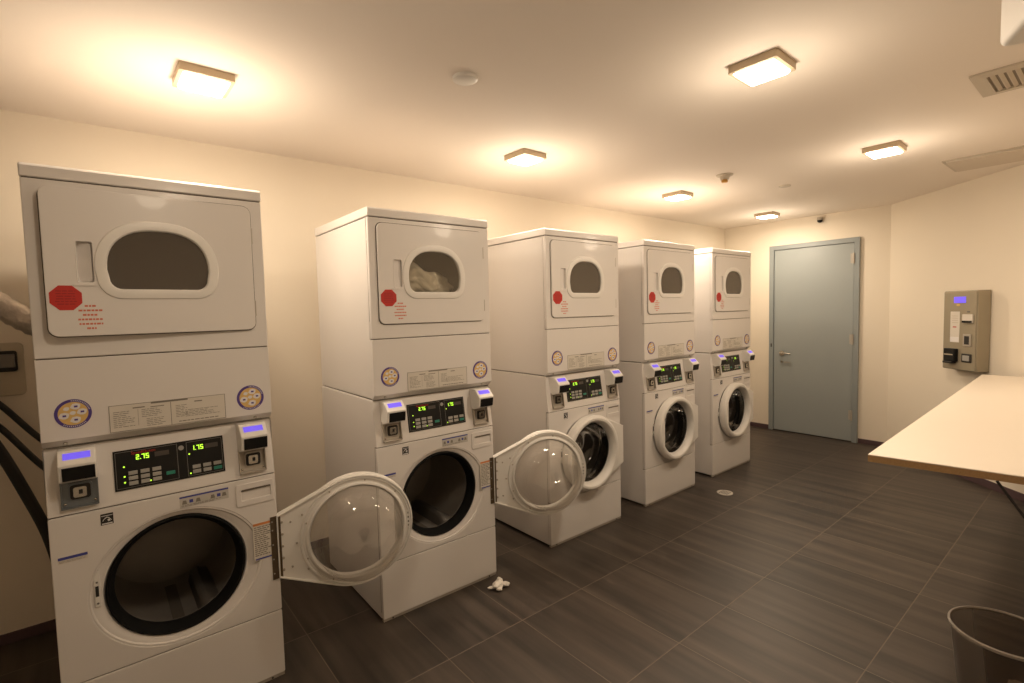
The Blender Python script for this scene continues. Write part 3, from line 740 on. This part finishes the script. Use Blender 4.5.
pbox('red_line', 1.035+XO, 1.07+XO, Zc(1.262), Zc(1.27), dep+.002, dep+.003, M['red'], 0, lb)
for q_ in range(4): pbox('print_row', 1.025+XO, 1.085+XO, Zc(1.30+q_*.018), Zc(1.304+q_*.018), dep+.002, dep+.003, M['ventm'], 0, lb)
cr_ = pbox('card_reader', 1.135+XO, 1.232+XO, Zc(1.30), Zc(1.37), dep, dep+.012, M['label'], .003, pf)
pbox('card_slot', 1.140+XO, 1.229+XO, Zc(1.304), Zc(1.320), dep+.011, dep+.018, M['dark'], .001, cr_)
pbox('indicator', 1.17+XO, 1.195+XO, Zc(1.385), Zc(1.397), dep, dep+.003, M['greyd'], .001, pf)
kp = pbox('coin_inlet', 1.143+XO, 1.218+XO, Zc(1.115), Zc(1.212), dep, dep+.008, M['slotgrey'], .002, pf)
pbox('coin_hole', 1.158+XO, 1.203+XO, Zc(1.13), Zc(1.197), dep+.007, dep+.010, M['darkm'], .001, kp)
ba = pbox('bill_acceptor', .985+XO, 1.095+XO, Zc(.985), Zc(1.09), dep, dep+.035, M['dark'], .006, pf)
pbox('bill_slot', .995+XO, 1.085+XO, Zc(1.035), Zc(1.045), dep+.034, dep+.038, M['green'] if False else M['chrome'], .001, ba)
pbox('bill_tray', .99+XO, 1.075+XO, Zc(.968), Zc(.985), dep, dep+.045, M['darkm'], .004, ba)
rt = pbox('coin_return', 1.133+XO, 1.225+XO, Zc(.985), Zc(1.055), dep, dep+.008, M['darkm'], .006, pf)
pbox('return_flap', 1.147+XO, 1.21+XO, Zc(.998), Zc(1.042), dep+.007, dep+.012, M['grey'], .004, rt)

# ------------------------------------------------------------------ counter
ct = empty('folding_counter', (2.183, .598, 0)); tag(ct, 'long white laminate counter top with raw particle board edge on thin black legs', 'counter')
TZ = .92
def wallpt(y): s = (AY - y)/.734; return (AX + DX*s - .012 + NX*.0, y)
poly = [(2.183, .598), (2.243, .19), (2.37, -.735), (wallpt(-.735)[0]-.02, -.735), (wallpt(.46)[0]-.02, .46), (5.13, .686)]
poly = [(x-2.183, y-.598) for x, y in poly]
mb = MB(); mb.prism_z(poly, TZ-.003, TZ, M['top']); mb.build('laminate_top', ct, smooth=0)
mb = MB(); mb.prism_z(poly, TZ-.027, TZ-.0032, M['chip']); mb.build('board_core', ct, smooth=0)
def leg(p, q, r=.008):
    b = MB(); P_ = Vector((2.183, .598, 0)); b.tube([Vector(p)-P_, Vector(q)-P_], r, M['darkm'], 10); return b.build('leg', ct)
leg((2.232, .255, TZ-.027), (2.33, -.30, 0), .0042)
leg((3.6, .25, TZ-.027), (3.6, -.30, 0), .0042)
leg((2.5, -.70, TZ-.027), (2.5, -.70, 0), .012); leg((3.9, -.70, TZ-.027), (3.9, -.70, 0), .012)

# ------------------------------------------------------------------ waste bin and litter
wb = empty('waste_bin', (2.392, .236, 0)); tag(wb, 'dark smoked round waste bin with grey rim under the counter edge', 'waste bin')
mb = MB(); mb.lathe_z(0, 0, [(.0, .004), (.118, .004), (.150, .318), (.1485, .318), (.1165, .007), (0, .007)], M['bin'], 64); mb.build('bin_body', wb)
mb = MB(); mb.lathe_z(0, 0, [(.150, .312), (.156, .313), (.1565, .322), (.150, .324), (.1475, .319), (.150, .312)], M['binrim'], 64); mb.build('bin_rim', wb)
def crumple(name, loc, sc, m, seed, sub=3):
    bm = bmesh.new(); bmesh.ops.create_icosphere(bm, subdivisions=sub, radius=1)
    for v in bm.verts:
        p = v.co.copy(); f = 1 + .55*mn.noise(p*1.5+Vector((seed, 0, 0))) + .35*mn.noise(p*3.4+Vector((0, seed, 0)))
        v.co = Vector((p.x*sc[0]*f, p.y*sc[1]*f, p.z*sc[2]*f))
    zm = min(v.co.z for v in bm.verts)
    for v in bm.verts: v.co.z -= zm
    me = bpy.data.meshes.new(name); bm.to_mesh(me); bm.free(); me.materials.append(m)
    o = bpy.data.objects.new(name, me); COL.objects.link(o); o.location = loc; return o
o = crumple('crumpled_bag', (2.445, .205, .008), (.045, .045, .05), M['brownp'], 5); tag(o, 'crumpled tan paper bag inside the waste bin', 'paper bag')
# crumpled tissue by the second machine: folded lobes of one sheet
bm = bmesh.new()
def lobe(c, s, rz, seed):
    r = bmesh.ops.create_icosphere(bm, subdivisions=3, radius=1)
    for v in r['verts']:
        p = v.co.copy(); f = 1 + .3*mn.noise(p*2+Vector((seed, 1, 0))) + .15*mn.noise(p*5)
        q = Vector((p.x*s[0]*f, p.y*s[1]*f, p.z*s[2]*f)); q.rotate(Matrix.Rotation(rz, 3, 'Z')); v.co = q + Vector(c)
lobe((0, 0, .018), (.036, .027, .020), .5, 1); lobe((.026, .020, .020), (.026, .017, .016), 1.2, 2); lobe((.036, -.012, .014), (.026, .014, .013), -.7, 3); lobe((-.036, .012, .010), (.020, .008, .008), -.3, 4); lobe((-.012, -.024, .010), (.016, .016, .009), 1, 5)
zm = min(v.co.z for v in bm.verts)
for v in bm.verts: v.co.z -= zm
me = bpy.data.meshes.new('crumpled_tissue'); bm.to_mesh(me); bm.free(); me.materials.append(M['paper'])
me.polygons.foreach_set('use_smooth', [True]*len(me.polygons))
o = bpy.data.objects.new('crumpled_tissue', me); COL.objects.link(o); o.location = (1.575, 2.10, 0); tag(o, 'crumpled white tissue on the floor beside the second machine', 'tissue')
mb = MB(); mb.lathe_z(0, 0, [(.06, .0), (.06, .003), (.050, .004), (0, .004)], M['slotgrey'], 32)
dn = mb.build('floor_drain'); dn.location = (3.77, 1.99, 0); tag(dn, 'small round metal drain cover in the floor before the last two machines', 'floor drain')
mb = MB()
for k in range(5): mb.box(-.038, .038, -.034+k*.015, -.028+k*.015, .004, .0045, M['darkm'])
mb.build('drain_slots', dn, smooth=0)

# ------------------------------------------------------------------ services behind the nearest machine
pts = catmull([(-.75, 3.11, 1.90), (-.50, 3.10, 1.72), (-.30, 3.095, 1.535), (-.10, 3.09, 1.40), (.10, 3.06, 1.33)], 14)
mb = MB(); mb.tube(pts, .052, M['foil'], 18, ripple=.05); o = mb.build('exhaust_duct', smooth=70); tag(o, 'crinkled silver foil exhaust hose behind the nearest machine', 'duct')
ou = empty('power_outlet', (-.375, YW, 1.275)); tag(ou, 'beige wall outlet plate with a dark socket behind the nearest machine', 'outlet')
mb = MB(); mb.prism_y(rrect(-.10, .092, -.122, .122, .02), -.008, 0, M['outlet']); mb.build('outlet_plate', ou, bevel=.003)
mb = MB(); mb.prism_y(rrect(-.055, .070, -.01, .085, .012), -.020, -.008, M['darkm']); mb.build('socket', ou, bevel=.002)
pg = MB(); pg.box(-.42, -.312, YW-.050, YW-.021, 1.285, 1.345, M['greyd']);
pg.tube(catmull([(-.41, YW-.035, 1.295), (-.50, YW-.03, 1.20), (-.56, YW-.03, .95), (-.54, YW-.03, .60)], 8), .012, M['hose'], 10)
pl = pg.build('plug_and_cord', bevel=.004); pl.parent = ou; pl.location = (.375, -YW, -1.275)
def hose(name, lb, P, r):
    b = MB(); b.tube(catmull(P, 8), r, M['hose'], 12); o = b.build(name); tag(o, lb, 'hose')
hose('water_hose', 'upper thin black water hose curving behind the nearest machine', [(-.62, 3.175, 1.40), (-.48, 3.175, 1.24), (-.372, 3.175, 1.13), (-.25, 3.175, .955), (-.1, 3.1, .80), (.1, 2.97, .72)], .013)
hose('water_hose', 'lower thin black water hose curving behind the nearest machine', [(-.62, 3.125, 1.28), (-.47, 3.125, 1.13), (-.372, 3.125, 1.035), (-.245, 3.125, .835), (-.1, 3.1, .66), (.06, 2.97, .58)], .013)
hose('drain_hose', 'thick black drain hose behind the nearest machine', [(-.52, 3.07, 1.25), (-.44, 3.07, 1.10), (-.366, 3.07, .93), (-.30, 3.07, .735), (-.24, 3.07, .53), (-.20, 3.06, .30), (-.19, 3.05, .08), (-.19, 3.05, .021)], .022)

# ------------------------------------------------------------------ camera
f, yaw, pit, rol, cz = 503.42, math.radians(50.8034), math.radians(3.4324), math.radians(-1.416), 1.48368
fw = Vector((math.cos(pit)*math.cos(yaw), math.cos(pit)*math.sin(yaw), -math.sin(pit)))
r = Vector((math.sin(yaw), -math.cos(yaw), 0)); u = r.cross(fw)
r2 = r*math.cos(rol) + u*math.sin(rol); u2 = -r*math.sin(rol) + u*math.cos(rol)
cam = bpy.data.objects.new('camera', bpy.data.cameras.new('camera')); COL.objects.link(cam)
cam.matrix_world = Matrix(((r2.x, u2.x, -fw.x, 0), (r2.y, u2.y, -fw.y, 0), (r2.z, u2.z, -fw.z, cz), (0, 0, 0, 1)))
cam.data.sensor_width = 36; cam.data.lens = f*36/1024; cam.data.clip_start = .02
scene.camera = cam

# ------------------------------------------------------------------ light
w = bpy.data.worlds.new('world'); scene.world = w; w.use_nodes = True
w.node_tree.nodes['Background'].inputs[0].default_value = (1, .8, .6, 1); w.node_tree.nodes['Background'].inputs[1].default_value = .02
for (x, y, q_) in lspots + [(.375, .965, '')]:  # last entry is an added fill lamp out of view, without a fixture
    k_ = 1 if q_ else .6
    l = bpy.data.lights.new('fixture_and_fill_glow', 'AREA'); l.shape = 'SQUARE'; l.size = .17; l.energy = 11 * k_; l.color = (1, .82, .61); l.spread = math.radians(178)
    o = bpy.data.objects.new('fixture_and_fill_glow', l); COL.objects.link(o); o.location = (x, y, H-.046)
    l = bpy.data.lights.new('fixture_and_fill_halo', 'POINT'); l.energy = 5.5 * k_; l.color = (1, .82, .61); l.shadow_soft_size = .07
    o = bpy.data.objects.new('fixture_and_fill_halo', l); COL.objects.link(o); o.location = (x, y, H-.30)
scene.view_settings.view_transform = 'Standard'
scene.view_settings.look = 'None'
scene.view_settings.exposure = 0
scene.cycles.max_bounces = 10; scene.cycles.diffuse_bounces = 6; scene.cycles.transparent_max_bounces = 12
scene.cycles.caustics_reflective = False; scene.cycles.caustics_refractive = False
scene.cycles.sample_clamp_indirect = 4
